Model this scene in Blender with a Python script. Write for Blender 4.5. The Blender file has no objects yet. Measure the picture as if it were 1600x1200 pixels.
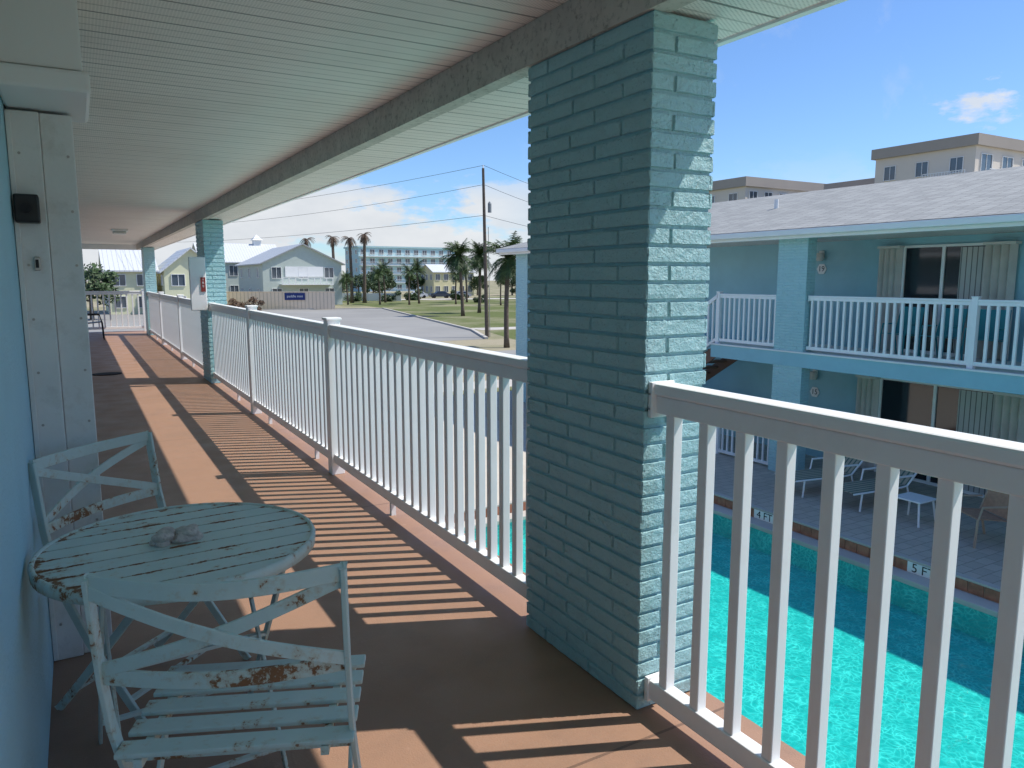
import bpy, bmesh, math, random
from mathutils import Vector, Matrix
random.seed(7)
R=random.random
def U(a,b): return a+(b-a)*R()
COL=bpy.context.scene.collection
G=-2.65

# ---------------------------------------------------------------- materials
def N(nt,t,**k):
    n=nt.nodes.new(t)
    for a,b in k.items(): setattr(n,a,b)
    return n
def L(nt,a,b): nt.links.new(a,b)
def MA(nt,op,a,b=None,c=None):
    n=N(nt,'ShaderNodeMath',operation=op)
    for i,v in enumerate((a,b,c)):
        if v is None: continue
        if hasattr(v,'is_output'): L(nt,v,n.inputs[i])
        else: n.inputs[i].default_value=v
    return n.outputs[0]
def MIX(nt,f,a,b,bt='MIX'):
    n=N(nt,'ShaderNodeMix',data_type='RGBA',blend_type=bt)
    for i,v in ((0,f),(6,a),(7,b)):
        if hasattr(v,'is_output'): L(nt,v,n.inputs[i])
        else: n.inputs[i].default_value=v if i==0 else (*v[:3],1)
    return n.outputs[2]
def RAMP(nt,f,stops):
    n=N(nt,'ShaderNodeValToRGB'); L(nt,f,n.inputs[0])
    cr=n.color_ramp
    while len(cr.elements)<len(stops): cr.elements.new(.5)
    for e,(p,c) in zip(cr.elements,stops):
        e.position=p; e.color=(c,c,c,1) if not isinstance(c,tuple) else (*c,1)
    return n.outputs[0]
def NOISE(nt,vec,scale,detail=4,rough=.55):
    n=N(nt,'ShaderNodeTexNoise'); n.inputs['Scale'].default_value=scale
    n.inputs['Detail'].default_value=detail; n.inputs['Roughness'].default_value=rough
    if vec: L(nt,vec,n.inputs['Vector'])
    return n.outputs['Fac']
def BUMP(nt,h,strength,dist=.01,prev=None):
    n=N(nt,'ShaderNodeBump'); n.inputs['Strength'].default_value=strength; n.inputs['Distance'].default_value=dist
    L(nt,h,n.inputs['Height'])
    if prev: L(nt,prev,n.inputs['Normal'])
    return n.outputs[0]
def base(name,rough=.6,metal=0,spec=.5):
    m=bpy.data.materials.new(name); m.use_nodes=True
    nt=m.node_tree; p=nt.nodes['Principled BSDF']
    p.inputs['Roughness'].default_value=rough; p.inputs['Metallic'].default_value=metal
    p.inputs['Specular IOR Level'].default_value=spec
    tc=N(nt,'ShaderNodeTexCoord')
    return m,nt,p,tc.outputs['Object']
def sc(c,k): return tuple(min(1,x*k) for x in c)
def mat(name,col,rough=.6,var=.12,vs=2.,bump=0,bs=60,bd=.004,metal=0,spec=.4,col2=None,dirt=0,dcol=(.12,.09,.06),ds=1.5):
    m,nt,p,oc=base(name,rough,metal,spec)
    n1=NOISE(nt,oc,vs,6)
    f=RAMP(nt,n1,[(.3,0.),(.7,1.)])
    c=MIX(nt,f,sc(col,1-var),col2 or sc(col,1+var))
    if dirt:
        n2=NOISE(nt,oc,ds,8,.7)
        f2=RAMP(nt,n2,[(.52,0.),(.75,dirt)])
        c=MIX(nt,f2,c,dcol)
    L(nt,c,p.inputs['Base Color'])
    if bump: L(nt,BUMP(nt,NOISE(nt,oc,bs,5,.6),bump,bd),p.inputs['Normal'])
    return m

def m_floor():
    m,nt,p,oc=base('walkway_paint',.55,0,.4)
    c=MIX(nt,NOISE(nt,oc,1.2,6),(.31,.18,.118),(.385,.225,.15))
    c=MIX(nt,RAMP(nt,NOISE(nt,oc,2.5,9,.72),[(.50,0.),(.78,.5)]),c,(.19,.13,.10))
    sp_=RAMP(nt,NOISE(nt,oc,24,4,.6),[(.66,0.),(.72,.5)]); c=MIX(nt,sp_,c,(.42,.27,.20))
    s=N(nt,'ShaderNodeSeparateXYZ'); L(nt,oc,s.inputs[0])
    jy=MA(nt,'LESS_THAN',MA(nt,'FRACT',MA(nt,'DIVIDE',MA(nt,'ADD',s.outputs[1],1.15),2.9)),.004)
    c=MIX(nt,MA(nt,'MULTIPLY',jy,.55),c,(.07,.045,.035))
    L(nt,c,p.inputs['Base Color'])
    L(nt,RAMP(nt,NOISE(nt,oc,3,5),[(.3,.42),(.7,.68)]),p.inputs['Roughness'])
    b=BUMP(nt,NOISE(nt,oc,150,4,.6),.5,.003); L(nt,BUMP(nt,MA(nt,'SUBTRACT',NOISE(nt,oc,6,3),MA(nt,'MULTIPLY',jy,2)),.5,.004,b),p.inputs['Normal'])
    return m
M_floor=m_floor()
M_white=mat('white_vinyl',(.87,.87,.86),.35,.02,3,dirt=.25,dcol=(.62,.60,.56),ds=5)
M_wall=mat('blue_stucco',(.40,.64,.71),.8,.04,2,.9,70,.006,dirt=.15,dcol=(.28,.46,.52))
M_wall2=mat('teal_stucco',(.31,.55,.62),.8,.05,2,.5,30,.01,dirt=.2,dcol=(.22,.42,.5))
M_frame=mat('aged_white_metal',(.80,.80,.77),.5,.05,4,.3,40,.003,dirt=.5,dcol=(.46,.44,.38),ds=7)
M_box=mat('shutter_housing_metal',(.84,.84,.83),.4,.03,3,dirt=.2,dcol=(.6,.59,.56))
M_beam=mat('speckled_beam',(.56,.50,.44),.7,.12,8,.4,40,.004,dirt=.9,dcol=(.11,.09,.07),ds=38)
M_black=mat('black_plastic',(.015,.016,.018),.4,.2)
M_rubber=mat('rubber_mat',(.03,.03,.035),.9,.3,20,.5,90)
M_steel=mat('bolt_steel',(.45,.42,.38),.4,.2,metal=.8)
M_conc=mat('concrete',(.52,.48,.42),.85,.12,1.2,.4,60,.005,dirt=.3,dcol=(.32,.29,.24))
M_deck=mat('pool_deck_concrete',(.58,.52,.43),.8,.1,.8,.4,60,.005,dirt=.3,dcol=(.40,.35,.28))
M_asph=mat('asphalt',(.30,.29,.265),.9,.12,.12,.4,30,.01,dirt=.4,dcol=(.21,.205,.185),ds=.3)
M_brickred=mat('brick_coping',(.36,.15,.09),.7,.3,9,.4,40)
M_trunk=mat('palm_trunk',(.13,.10,.075),.9,.3,6,.8,20,.03)
M_leaf=mat('palm_leaf',(.06,.10,.03),.5,.45,3)
M_leafdead=mat('dead_frond',(.13,.085,.055),.8,.35,3)
M_tree=mat('tree_leaf',(.045,.08,.025),.6,.5,1.5)
M_pole=mat('utility_pole_wood',(.12,.095,.075),.9,.25,6)
M_yel=mat('yellow_siding',(.66,.60,.36),.8,.05)
M_grn=mat('pale_green_siding',(.70,.69,.46),.8,.05)
M_gry=mat('grey_green_siding',(.48,.54,.49),.8,.05)
M_aqua=mat('aqua_apartment_paint',(.42,.60,.62),.8,.05)
M_cream=mat('cream_stucco',(.72,.64,.54),.85,.04,.2)
M_taupe=mat('taupe_parapet',(.40,.35,.30),.85,.06,.2)
M_tanf=mat('tan_fence',(.80,.66,.50),.8,.1)
M_orange=mat('terracotta_roof',(.36,.17,.10),.8,.1)
M_trim=mat('white_trim',(.82,.82,.80),.5,.03)
M_shut=mat('accordion_shutter_metal',(.64,.61,.56),.5,.08,4)
M_tealch=mat('teal_plastic',(.03,.25,.28),.5,.1)
M_sling=mat('brown_sling',(.42,.25,.16),.8,.15,20)
M_tanmetal=mat('tan_chair_frame',(.45,.33,.24),.5,.1)
M_blue=mat('blue_banner',(.015,.035,.17),.6,.1)
M_red=mat('red_sign',(.24,.03,.025),.5,.1)
M_txtw=mat('white_lettering',(.8,.8,.8),.6,.01)
M_txtb=mat('black_lettering',(.02,.02,.02),.6,.01)
M_shell=mat('shell_coral',(.60,.53,.47),.8,.25,40,.8,90,.004,dirt=.8,dcol=(.22,.15,.13),ds=45)
M_brownst=mat('stair_brown',(.18,.10,.07),.7,.1)
M_carw=mat('car_paint_white',(.7,.7,.7),.25,.02)
M_carb=mat('car_paint_dark',(.05,.06,.08),.25,.02)
M_carr=mat('car_paint_silver',(.35,.36,.38),.25,.02)
M_tyre=mat('tyre',(.02,.02,.02),.9,.1)
M_lamp=mat('lamp_glass',(.6,.6,.56),.2,.02)
mat_tr=mat('transformer_grey',(.22,.24,.25),.5,.1)

def m_colpaint():
    m,nt,p,oc=base('column_paint',.38,0,.6)
    n1=NOISE(nt,oc,4,6); c=MIX(nt,n1,(.35,.59,.62),(.43,.67,.70))
    gr=RAMP(nt,NOISE(nt,oc,7,8,.7),[(.55,0.),(.75,.28)]); c=MIX(nt,gr,c,(.21,.37,.39))
    pits=RAMP(nt,NOISE(nt,oc,110,3,.6),[(.28,1.),(.38,0.)]); c=MIX(nt,MA(nt,'MULTIPLY',pits,.4),c,(.16,.30,.32))
    L(nt,c,p.inputs['Base Color'])
    b1=BUMP(nt,NOISE(nt,oc,42,6,.68),1.0,.011)
    b2=BUMP(nt,MA(nt,'SUBTRACT',NOISE(nt,oc,140,3,.6),pits),.9,.004,b1)
    L(nt,b2,p.inputs['Normal']); return m
M_col=m_colpaint()
def m_glass(name,c=(.02,.025,.03)):
    m,nt,p,oc=base(name,.06,0,.8)
    p.inputs['Base Color'].default_value=(*c,1); return m
M_glass=m_glass('dark_window_glass')
M_glassf=m_glass('far_window_glass',(.09,.11,.13))

def m_lines(name,col,col2,axis,per,frac,rough=.6,bd=.01,metal=0):
    m,nt,p,oc=base(name,rough,metal)
    s=N(nt,'ShaderNodeSeparateXYZ'); L(nt,oc,s.inputs[0])
    f=MA(nt,'FRACT',MA(nt,'DIVIDE',s.outputs[axis],per))
    g=MA(nt,'LESS_THAN',f,frac)
    n=NOISE(nt,oc,3,5); c=MIX(nt,n,sc(col,.88),sc(col,1.1))
    L(nt,MIX(nt,g,c,col2),p.inputs['Base Color'])
    inv=MA(nt,'SUBTRACT',1,g)
    L(nt,BUMP(nt,inv,.6,bd),p.inputs['Normal'])
    return m
M_metal=m_lines('metal_roof_light',(.66,.67,.66),(.42,.43,.43),0,.5,.1,.5)
M_metalY=m_lines('metal_roof_grey',(.52,.54,.54),(.34,.35,.36),1,.5,.1,.5)
M_corr=m_lines('corrugated_tan',(.82,.67,.51),(.60,.49,.37),0,.5,.25,.7)
M_blind=m_lines('vertical_blinds',(.50,.50,.47),(.16,.16,.15),1,.1,.18,.7)
M_sling2=m_lines('striped_sling',(.42,.38,.28),(.10,.16,.12),0,.10,.35,.8)

def m_soffit():
    m,nt,p,oc=base('perforated_vinyl_soffit',.5)
    s=N(nt,'ShaderNodeSeparateXYZ'); L(nt,oc,s.inputs[0])
    fy=MA(nt,'FRACT',MA(nt,'DIVIDE',s.outputs[1],.085))
    gr=MA(nt,'LESS_THAN',fy,.12)
    fl=MA(nt,'FRACT',MA(nt,'DIVIDE',s.outputs[1],.255))
    lap=MA(nt,'LESS_THAN',fl,.05)
    dx=MA(nt,'SINE',MA(nt,'MULTIPLY',s.outputs[0],2*math.pi/.024))
    dy=MA(nt,'SINE',MA(nt,'MULTIPLY',s.outputs[1],2*math.pi/.0142))
    dot=MA(nt,'GREATER_THAN',MA(nt,'MULTIPLY',dx,dy),.42)
    n=NOISE(nt,oc,2.2,6); c=MIX(nt,n,(.83,.735,.67),(.94,.85,.78))
    stain=RAMP(nt,NOISE(nt,oc,.9,7,.7),[(.48,0.),(.8,.45)])
    c=MIX(nt,stain,c,(.60,.50,.42))
    c=MIX(nt,MA(nt,'MULTIPLY',dot,.5),c,(.27,.23,.20))
    c=MIX(nt,MA(nt,'MULTIPLY',gr,.5),c,(.30,.255,.225))
    c=MIX(nt,MA(nt,'MULTIPLY',lap,.7),c,(.14,.12,.10))
    L(nt,c,p.inputs['Base Color'])
    h=MA(nt,'ADD',MA(nt,'MULTIPLY',MA(nt,'ADD',gr,lap),1.0),MA(nt,'MULTIPLY',NOISE(nt,oc,1.2,2),.8))
    L(nt,BUMP(nt,h,.8,.008),p.inputs['Normal'])
    return m
M_soffit=m_soffit()

def m_rust(name,th=.57,plank=None):
    m,nt,p,oc=base(name,.55)
    n1=NOISE(nt,oc,5,6,.62)
    n3=NOISE(nt,oc,38,6,.7)
    k=MA(nt,'ADD',MA(nt,'MULTIPLY',n1,.55),MA(nt,'MULTIPLY',n3,.45))
    if plank:
        off,w,rr=plank
        s=N(nt,'ShaderNodeSeparateXYZ'); L(nt,oc,s.inputs[0])
        fr=MA(nt,'FRACT',MA(nt,'DIVIDE',MA(nt,'ADD',s.outputs[1],off),w))
        d=MA(nt,'MINIMUM',fr,MA(nt,'SUBTRACT',1.,fr))
        seam=RAMP(nt,d,[(.02,1.),(.14,0.)])
        k=MA(nt,'ADD',k,MA(nt,'MULTIPLY',seam,.12))
        rad=MA(nt,'SQRT',MA(nt,'ADD',MA(nt,'MULTIPLY',s.outputs[0],s.outputs[0]),MA(nt,'MULTIPLY',s.outputs[1],s.outputs[1])))
        rm=RAMP(nt,MA(nt,'DIVIDE',rad,rr),[(.91,0.),(1.,1.)])
        k=MA(nt,'ADD',k,MA(nt,'MULTIPLY',rm,.12))
    f=RAMP(nt,k,[(th,0.),(th+.03,1.)])
    halo=RAMP(nt,k,[(th-.06,0.),(th+.02,.55)])
    n2=NOISE(nt,oc,12,5)
    a=MIX(nt,n2,(.50,.63,.58),(.68,.77,.71))
    a=MIX(nt,halo,a,(.52,.41,.24))
    r=MIX(nt,n3,(.12,.05,.025),(.36,.17,.07))
    L(nt,MIX(nt,f,a,r),p.inputs['Base Color'])
    L(nt,MA(nt,'ADD',MA(nt,'MULTIPLY',f,.35),.5),p.inputs['Roughness'])
    L(nt,BUMP(nt,MA(nt,'ADD',MA(nt,'MULTIPLY',f,-1.0),n3),.4,.0015),p.inputs['Normal'])
    return m
M_rust=m_rust('rusty_aqua_paint',.585)
M_rusth=m_rust('heavily_rusted_aqua_paint',.545)
TR=.39; TW=2*(TR-.012)/9
M_rustt=m_rust('rusty_plank_paint',.61,(TR-.012,TW,TR-.012))
M_rustd=mat('bare_rust',(.22,.11,.05),.9,.4,20,.6,80)

def m_brick(name,c1,c2,cm,bw,rh,ms,rough=.85,bd=.004,big=.0):
    m,nt,p,oc=base(name,rough)
    b=N(nt,'ShaderNodeTexBrick'); L(nt,oc,b.inputs['Vector'])
    b.inputs['Scale'].default_value=1; b.inputs['Brick Width'].default_value=bw; b.inputs['Row Height'].default_value=rh
    b.inputs['Mortar Size'].default_value=ms; b.inputs['Mortar Smooth'].default_value=.2
    b.inputs['Color1'].default_value=(*c1,1); b.inputs['Color2'].default_value=(*c2,1); b.inputs['Mortar'].default_value=(*cm,1)
    n=NOISE(nt,oc,1.1,6,.65)
    c=MIX(nt,RAMP(nt,n,[(.35,0.),(.7,.35)]),b.outputs['Color'],sc(c1,.5))
    n2=NOISE(nt,oc,60,3); c=MIX(nt,.35,c,MIX(nt,n2,sc(c1,.5),sc(c2,1.4)))
    L(nt,c,p.inputs['Base Color'])
    L(nt,BUMP(nt,MA(nt,'SUBTRACT',n2,b.outputs['Fac']),.6,bd),p.inputs['Normal'])
    return m
M_paver=m_brick('grey_pavers',(.47,.41,.33),(.62,.54,.44),(.22,.19,.15),.30,.20,.008)
M_shingle=m_brick('asphalt_shingles',(.27,.275,.26),(.42,.425,.40),(.14,.14,.13),.16,.30,.010)

def m_lawn(name,gr=.75):
    m,nt,p,oc=base(name,.95,0,.1)
    n=NOISE(nt,oc,.07,8,.65); n2=NOISE(nt,oc,3,6,.7)
    g=MIX(nt,n2,(.085,.115,.035),(.18,.20,.08))
    sa=MIX(nt,n2,(.30,.26,.17),(.44,.39,.28))
    L(nt,MIX(nt,RAMP(nt,n,[(gr-.22,0.),(gr,1.)]),g,sa),p.inputs['Base Color'])
    L(nt,BUMP(nt,n2,.8,.08),p.inputs['Normal'])
    return m
M_lawn=m_lawn('lawn_grass',.70)
M_ground=m_lawn('dry_ground',.55)

def m_water():
    m=bpy.data.materials.new('pool_water'); m.use_nodes=True; nt=m.node_tree
    nt.nodes.remove(nt.nodes['Principled BSDF']); out=nt.nodes['Material Output']
    tc=N(nt,'ShaderNodeTexCoord'); oc=tc.outputs['Object']
    w=N(nt,'ShaderNodeTexNoise'); L(nt,oc,w.inputs['Vector']); w.inputs['Scale'].default_value=8; w.inputs['Detail'].default_value=6; w.inputs['Distortion'].default_value=1.2
    bp=BUMP(nt,w.outputs['Fac'],.7,.04)
    fr=N(nt,'ShaderNodeFresnel'); fr.inputs['IOR'].default_value=1.33; L(nt,bp,fr.inputs['Normal'])
    t=N(nt,'ShaderNodeBsdfTransparent'); t.inputs['Color'].default_value=(.40,.96,.93,1)
    g=N(nt,'ShaderNodeBsdfGlossy'); g.inputs['Roughness'].default_value=.07; L(nt,bp,g.inputs['Normal'])
    x=N(nt,'ShaderNodeMixShader'); L(nt,MA(nt,'MULTIPLY',MA(nt,'MINIMUM',fr.outputs[0],.35),.75),x.inputs[0]); L(nt,t.outputs[0],x.inputs[1]); L(nt,g.outputs[0],x.inputs[2])
    L(nt,x.outputs[0],out.inputs['Surface']); return m
M_water=m_water()
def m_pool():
    m,nt,p,oc=base('turquoise_pool_painted_caustics',.5)
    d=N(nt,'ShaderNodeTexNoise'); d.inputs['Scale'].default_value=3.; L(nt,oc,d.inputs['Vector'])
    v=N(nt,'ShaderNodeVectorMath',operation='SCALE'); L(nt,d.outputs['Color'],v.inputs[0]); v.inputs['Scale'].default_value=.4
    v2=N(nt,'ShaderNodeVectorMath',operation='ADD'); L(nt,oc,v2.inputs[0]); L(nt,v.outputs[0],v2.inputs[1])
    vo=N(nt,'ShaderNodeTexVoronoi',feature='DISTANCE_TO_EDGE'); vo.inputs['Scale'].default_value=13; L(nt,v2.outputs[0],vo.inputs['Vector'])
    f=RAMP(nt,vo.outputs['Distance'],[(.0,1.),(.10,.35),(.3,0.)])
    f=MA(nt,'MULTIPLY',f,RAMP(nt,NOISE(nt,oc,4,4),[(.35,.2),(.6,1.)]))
    L(nt,MIX(nt,f,(.05,.46,.44),(.36,.86,.80)),p.inputs['Base Color'])  # pale web lines are sunlight caustics painted into the turquoise base colour
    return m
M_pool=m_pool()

# ---------------------------------------------------------------- mesh builder
class MB:
    def __init__(s): s.v=[];s.f=[];s.m=[];s.cur=0
    def add(s,vs,fs):
        n=len(s.v); s.v+=[tuple(v) for v in vs]
        for f in fs: s.f.append(tuple(i+n for i in f)); s.m.append(s.cur)
        return s
    def box(s,x0,x1,y0,y1,z0,z1):
        return s.add([(x0,y0,z0),(x1,y0,z0),(x1,y1,z0),(x0,y1,z0),(x0,y0,z1),(x1,y0,z1),(x1,y1,z1),(x0,y1,z1)],
          [(0,3,2,1),(4,5,6,7),(0,1,5,4),(1,2,6,5),(2,3,7,6),(3,0,4,7)])
    def bar(s,p,q,w,h,up=(0,0,1)):
        p=Vector(p);q=Vector(q);d=(q-p).normalized();u=Vector(up)
        if abs(d.dot(u))>.99: u=Vector((0,1,0))
        a=d.cross(u).normalized()*w/2; b=a.cross(d).normalized()*h/2
        return s.add([p-a-b,p+a-b,p+a+b,p-a+b,q-a-b,q+a-b,q+a+b,q-a+b],
          [(0,1,2,3),(4,7,6,5),(0,4,5,1),(1,5,6,2),(2,6,7,3),(3,7,4,0)])
    def tube(s,pts,rs,n=8,cap=True):
        pts=[Vector(p) for p in pts]
        if not isinstance(rs,(list,tuple)): rs=[rs]*len(pts)
        vs=[];fs=[]
        for i,p in enumerate(pts):
            d=(pts[min(i+1,len(pts)-1)]-pts[max(i-1,0)]).normalized()
            u=Vector((0,0,1)) if abs(d.z)<.9 else Vector((1,0,0))
            a=d.cross(u).normalized(); b=d.cross(a)
            for k in range(n):
                t=2*math.pi*k/n; vs.append(p+(a*math.cos(t)+b*math.sin(t))*rs[i])
        for i in range(len(pts)-1):
            for k in range(n):
                k2=(k+1)%n; fs.append((i*n+k,i*n+k2,(i+1)*n+k2,(i+1)*n+k))
        if cap: fs.append(tuple(range(n))); fs.append(tuple(range((len(pts)-1)*n,len(pts)*n))[::-1])
        return s.add(vs,fs)
    def ribbon(s,pts,w,h,up):
        pts=[Vector(p) for p in pts]; vs=[];fs=[]; up=Vector(up)
        for i,p in enumerate(pts):
            d=(pts[min(i+1,len(pts)-1)]-pts[max(i-1,0)]).normalized()
            a=d.cross(up).normalized()*w/2; b=a.cross(d).normalized()*h/2
            vs+=[p-a-b,p+a-b,p+a+b,p-a+b]
        for i in range(len(pts)-1):
            for k in range(4): fs.append((i*4+k,i*4+(k+1)%4,(i+1)*4+(k+1)%4,(i+1)*4+k))
        n=len(pts)*4; fs+=[(0,1,2,3),(n-4,n-1,n-2,n-3)]
        return s.add(vs,fs)
    def poly(s,pts,z=None):
        return s.add([(p[0],p[1],z) if z is not None else p for p in pts],[tuple(range(len(pts)))])
    def prism(s,pts,z0,z1):
        n=len(pts)
        return s.add([(p[0],p[1],z0) for p in pts]+[(p[0],p[1],z1) for p in pts],
          [tuple(range(n))[::-1],tuple(range(n,2*n))]+[(i,(i+1)%n,n+(i+1)%n,n+i) for i in range(n)])
def mk(name,mb,mats,parent=None,local=False,bevel=0,smooth=False,seg=2):
    me=bpy.data.meshes.new(name); me.from_pydata(mb.v,[],mb.f)
    if not isinstance(mats,(list,tuple)): mats=[mats]
    for m in mats: me.materials.append(m)
    me.polygons.foreach_set('material_index',mb.m)
    bm=bmesh.new(); bm.from_mesh(me)
    if bevel: bmesh.ops.bevel(bm,geom=bm.edges[:],offset=bevel,segments=seg,affect='EDGES',profile=.5)
    if name not in ('foliage','crown','water','basin_floor'): bmesh.ops.recalc_face_normals(bm,faces=bm.faces[:])
    bm.to_mesh(me); bm.free()
    if smooth: me.polygons.foreach_set('use_smooth',[True]*len(me.polygons))
    me.update()
    o=bpy.data.objects.new(name,me); COL.objects.link(o)
    if parent:
        o.parent=parent
        if not local: o.matrix_parent_inverse=parent.matrix_basis.inverted()
    return o
def thing(name,loc,label,cat,group=None,rot=0):
    e=bpy.data.objects.new(name,None); COL.objects.link(e); e.location=loc; e.rotation_euler=(0,0,rot); e.empty_display_size=.3
    e['label']=label; e['category']=cat
    if group: e['group']=group
    bpy.context.view_layer.update()
    return e
def tag(o,label,cat,group=None,kind=None):
    o['label']=label; o['category']=cat
    if group: o['group']=group
    if kind: o['kind']=kind
    return o
def struct(o,label,cat): return tag(o,label,cat,kind='structure')
def copy_thing(src,loc,rot=None,label=None,scale=None):
    n=src.copy(); COL.objects.link(n); n.location=loc
    if rot is not None: n.rotation_euler=(0,0,rot)
    if scale: n.scale=(scale,)*3
    if label: n['label']=label
    def rec(a,b):
        for c in list(a.children):
            k=c.copy(); COL.objects.link(k); k.parent=b; rec(c,k)
    rec(src,n); return n
def text(name,body,size,loc,xd,yd,m,parent=None,ext=.001):
    cu=bpy.data.curves.new(name,'FONT'); cu.body=body; cu.size=size; cu.extrude=ext; cu.align_x='CENTER'; cu.align_y='CENTER'
    t=bpy.data.objects.new(name,cu); COL.objects.link(t)
    bpy.context.view_layer.update()
    me=bpy.data.meshes.new_from_object(t.evaluated_get(bpy.context.evaluated_depsgraph_get()))
    bpy.data.objects.remove(t)
    o=bpy.data.objects.new(name,me); COL.objects.link(o); me.materials.clear(); me.materials.append(m)
    xd=Vector(xd).normalized(); yd=Vector(yd).normalized(); zd=xd.cross(yd)
    mt=Matrix((xd,yd,zd)).transposed().to_4x4(); mt.translation=Vector(loc)
    me.transform(mt)
    if parent: o.parent=parent; o.matrix_parent_inverse=parent.matrix_basis.inverted()
    return o

# ---------------------------------------------------------------- brick column
def brick_column(mb,x0,x1,y0,y1,z0,z1,detail=True,ch=.0600,bl=.295,seed=1):
    rnd=random.Random(seed); p=.0085
    mb.box(x0,x1,y0,y1,z0,z1)
    faces=[((x0,y0),(0,1),(-1,0),y1-y0),((x0,y0),(1,0),(0,-1),x1-x0),((x1,y0),(0,1),(1,0),y1-y0),((x0,y1),(1,0),(0,1),x1-x0)]
    nr=int(round((z1-z0)/ch)); ch=(z1-z0)/nr; mo=.0100
    for fi,(o,td,nd,Ln) in enumerate(faces):
        for r in range(nr):
            za=z0+r*ch+mo/2; zb=z0+(r+1)*ch-mo/2
            cuts=[-p]; t=(.49*bl if (r+fi)%2 else bl-.005)+rnd.uniform(-.012,.012)
            if Ln<.4: t=(.085 if (r%2) else .30)+rnd.uniform(-.008,.008)
            while t<Ln-.05: cuts.append(t); t+=bl+rnd.uniform(-.008,.008)
            cuts.append(Ln+p)
            for a,b in zip(cuts[:-1],cuts[1:]):
                ta=a+(mo*.5 if a>0 else 0); tb=b-(mo*.5 if b<Ln else 0)
                pp=p*rnd.uniform(.85,1.15); tw=rnd.uniform(-.0006,.0006)
                e=.0026
                if detail:
                    k=max(2,int((tb-ta)/.02))
                    us=[ta,ta+e]+[ta+e+(tb-ta-2*e)*i/k for i in range(1,k)]+[tb-e,tb]
                    hs=[za,za+e,za+(zb-za)*.35,za+(zb-za)*.68,zb-e,zb]
                else:
                    e=.006; us=[ta,ta+e,tb-e,tb]; hs=[za,za+e,zb-e,zb]
                vs=[];nu=len(us);nh=len(hs)
                for j,z in enumerate(hs):
                    for i,tt in enumerate(us):
                        border=i in(0,nu-1) or j in(0,nh-1)
                        jt=rnd.uniform(-.0007,.0007) if detail else 0
                        jz=rnd.uniform(-.0010,.0010) if detail else 0
                        n=-.001 if border else pp+(rnd.uniform(-.0012,.0012) if detail else 0)+tw*(j-2)
                        vs.append((o[0]+td[0]*(tt+jt)+nd[0]*n,o[1]+td[1]*(tt+jt)+nd[1]*n,min(z1,max(z0,z+jz))))
                fs=[(j*nu+i,j*nu+i+1,(j+1)*nu+i+1,(j+1)*nu+i) for j in range(nh-1) for i in range(nu-1)]
                mb.add(vs,fs)
    return mb

# ================================================================ NEAR WING
XR=1.66
near=thing('motel_wing',(-3,10,G),'light blue motel wing with white perforated soffit over its upper walkway','building')
mk('wall',MB().box(-8,-.18,-4,24.4,G,2.6),M_wall,near)
mk('ceiling',MB().box(-.18,1.60,-4,24.6,2.48,2.56),M_soffit,near)
mk('outer_soffit',MB().box(1.665,2.03,-4,24.6,2.335,2.38),M_soffit,near)
mk('beam',MB().box(1.585,1.663,-4,24.4,2.322,2.479),M_beam,near)
mk('fascia',MB().box(2.03,2.06,-4,24.62,2.325,2.50),M_trim,near)
mk('end_fascia',MB().box(-.18,2.03,24.6,24.63,2.33,2.62),M_trim,near)
mk('roof',MB().add([(2.1,-4,2.5),(2.1,24.7,2.5),(-4,24.7,3.9),(-4,-4,3.9),(-10,-4,2.5),(-10,24.7,2.5)],[(0,1,2,3),(3,2,5,4)]).box(-.2,2.05,-4,24.6,2.565,2.6),M_shingle,near)
c1=mk('brick_column',brick_column(MB(),0,.255,0,.73,0,2.322),M_col,near,local=True)
for i,y in enumerate((1.90,11.45,22.2)):
    o=c1 if i==0 else c1.copy()
    if i: COL.objects.link(o)
    o.location=Vector((1.604,y,0))-near.location
c2=mk('lower_brick_column',brick_column(MB(),0,.255,0,.73,G,-.26,False),M_col,near,local=True)
for i,y in enumerate((1.90,11.45,22.2)):
    o=c2 if i==0 else c2.copy()
    if i: COL.objects.link(o)
    o.location=Vector((1.604,y,0))-near.location
wf=mk('walkway_floor',MB().box(-.18,1.90,-4,24.4,-.25,0),M_floor)
struct(wf,'brown painted concrete upper walkway floor','walkway')
ss=thing('storm_shutter',(-.1,3.35,0),'aged white metal storm shutter stack fixed to the blue wall','storm shutter')
mk('panel',MB().box(-.179,-.075,3.31,3.45,0.001,2.10),M_frame,ss,bevel=.004)
mk('panel',MB().box(-.074,.030,3.325,3.45,0.001,2.10),M_frame,ss,bevel=.004)
mk('track',MB().box(-.178,-.162,3.298,3.309,.01,2.09),M_frame,ss,bevel=.002)
r0=None
for i in range(10):
    z=.15+i*.2
    for x in(-.145,.008):
        yy=3.309 if x<-.1 else 3.324
        if r0 is None: r0=mk('rivet',MB().tube([(0,.0,0),(0,-.005,0)],.005,8),M_steel,ss,local=True); r=r0
        else: r=r0.copy(); COL.objects.link(r)
        r.location=(x+.1,yy-3.35,z)
mk('latch',MB().box(-.128,-.108,3.295,3.309,1.53,1.58),M_steel,ss,bevel=.003)
mk('latch_hole',MB().box(-.123,-.113,3.292,3.2945,1.54,1.57),M_black,ss)
mk('housing',MB().box(-.179,.068,2.98,3.5,2.185,2.479),M_box,ss,bevel=.006)
mk('housing_lip',MB().box(-.179,.088,2.955,3.52,2.11,2.18),M_box,ss,bevel=.012)
lb=thing('key_box',(-.13,3.27,1.75),'small black lock box mounted on the white shutter frame','key box')
mk('body',MB().box(-.172,-.095,3.235,3.309,1.70,1.80),M_black,lb,bevel=.006)
mk('dial',MB().tube([(-.135,3.236,1.75),(-.135,3.226,1.75)],.018,16),M_rubber,lb)
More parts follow.
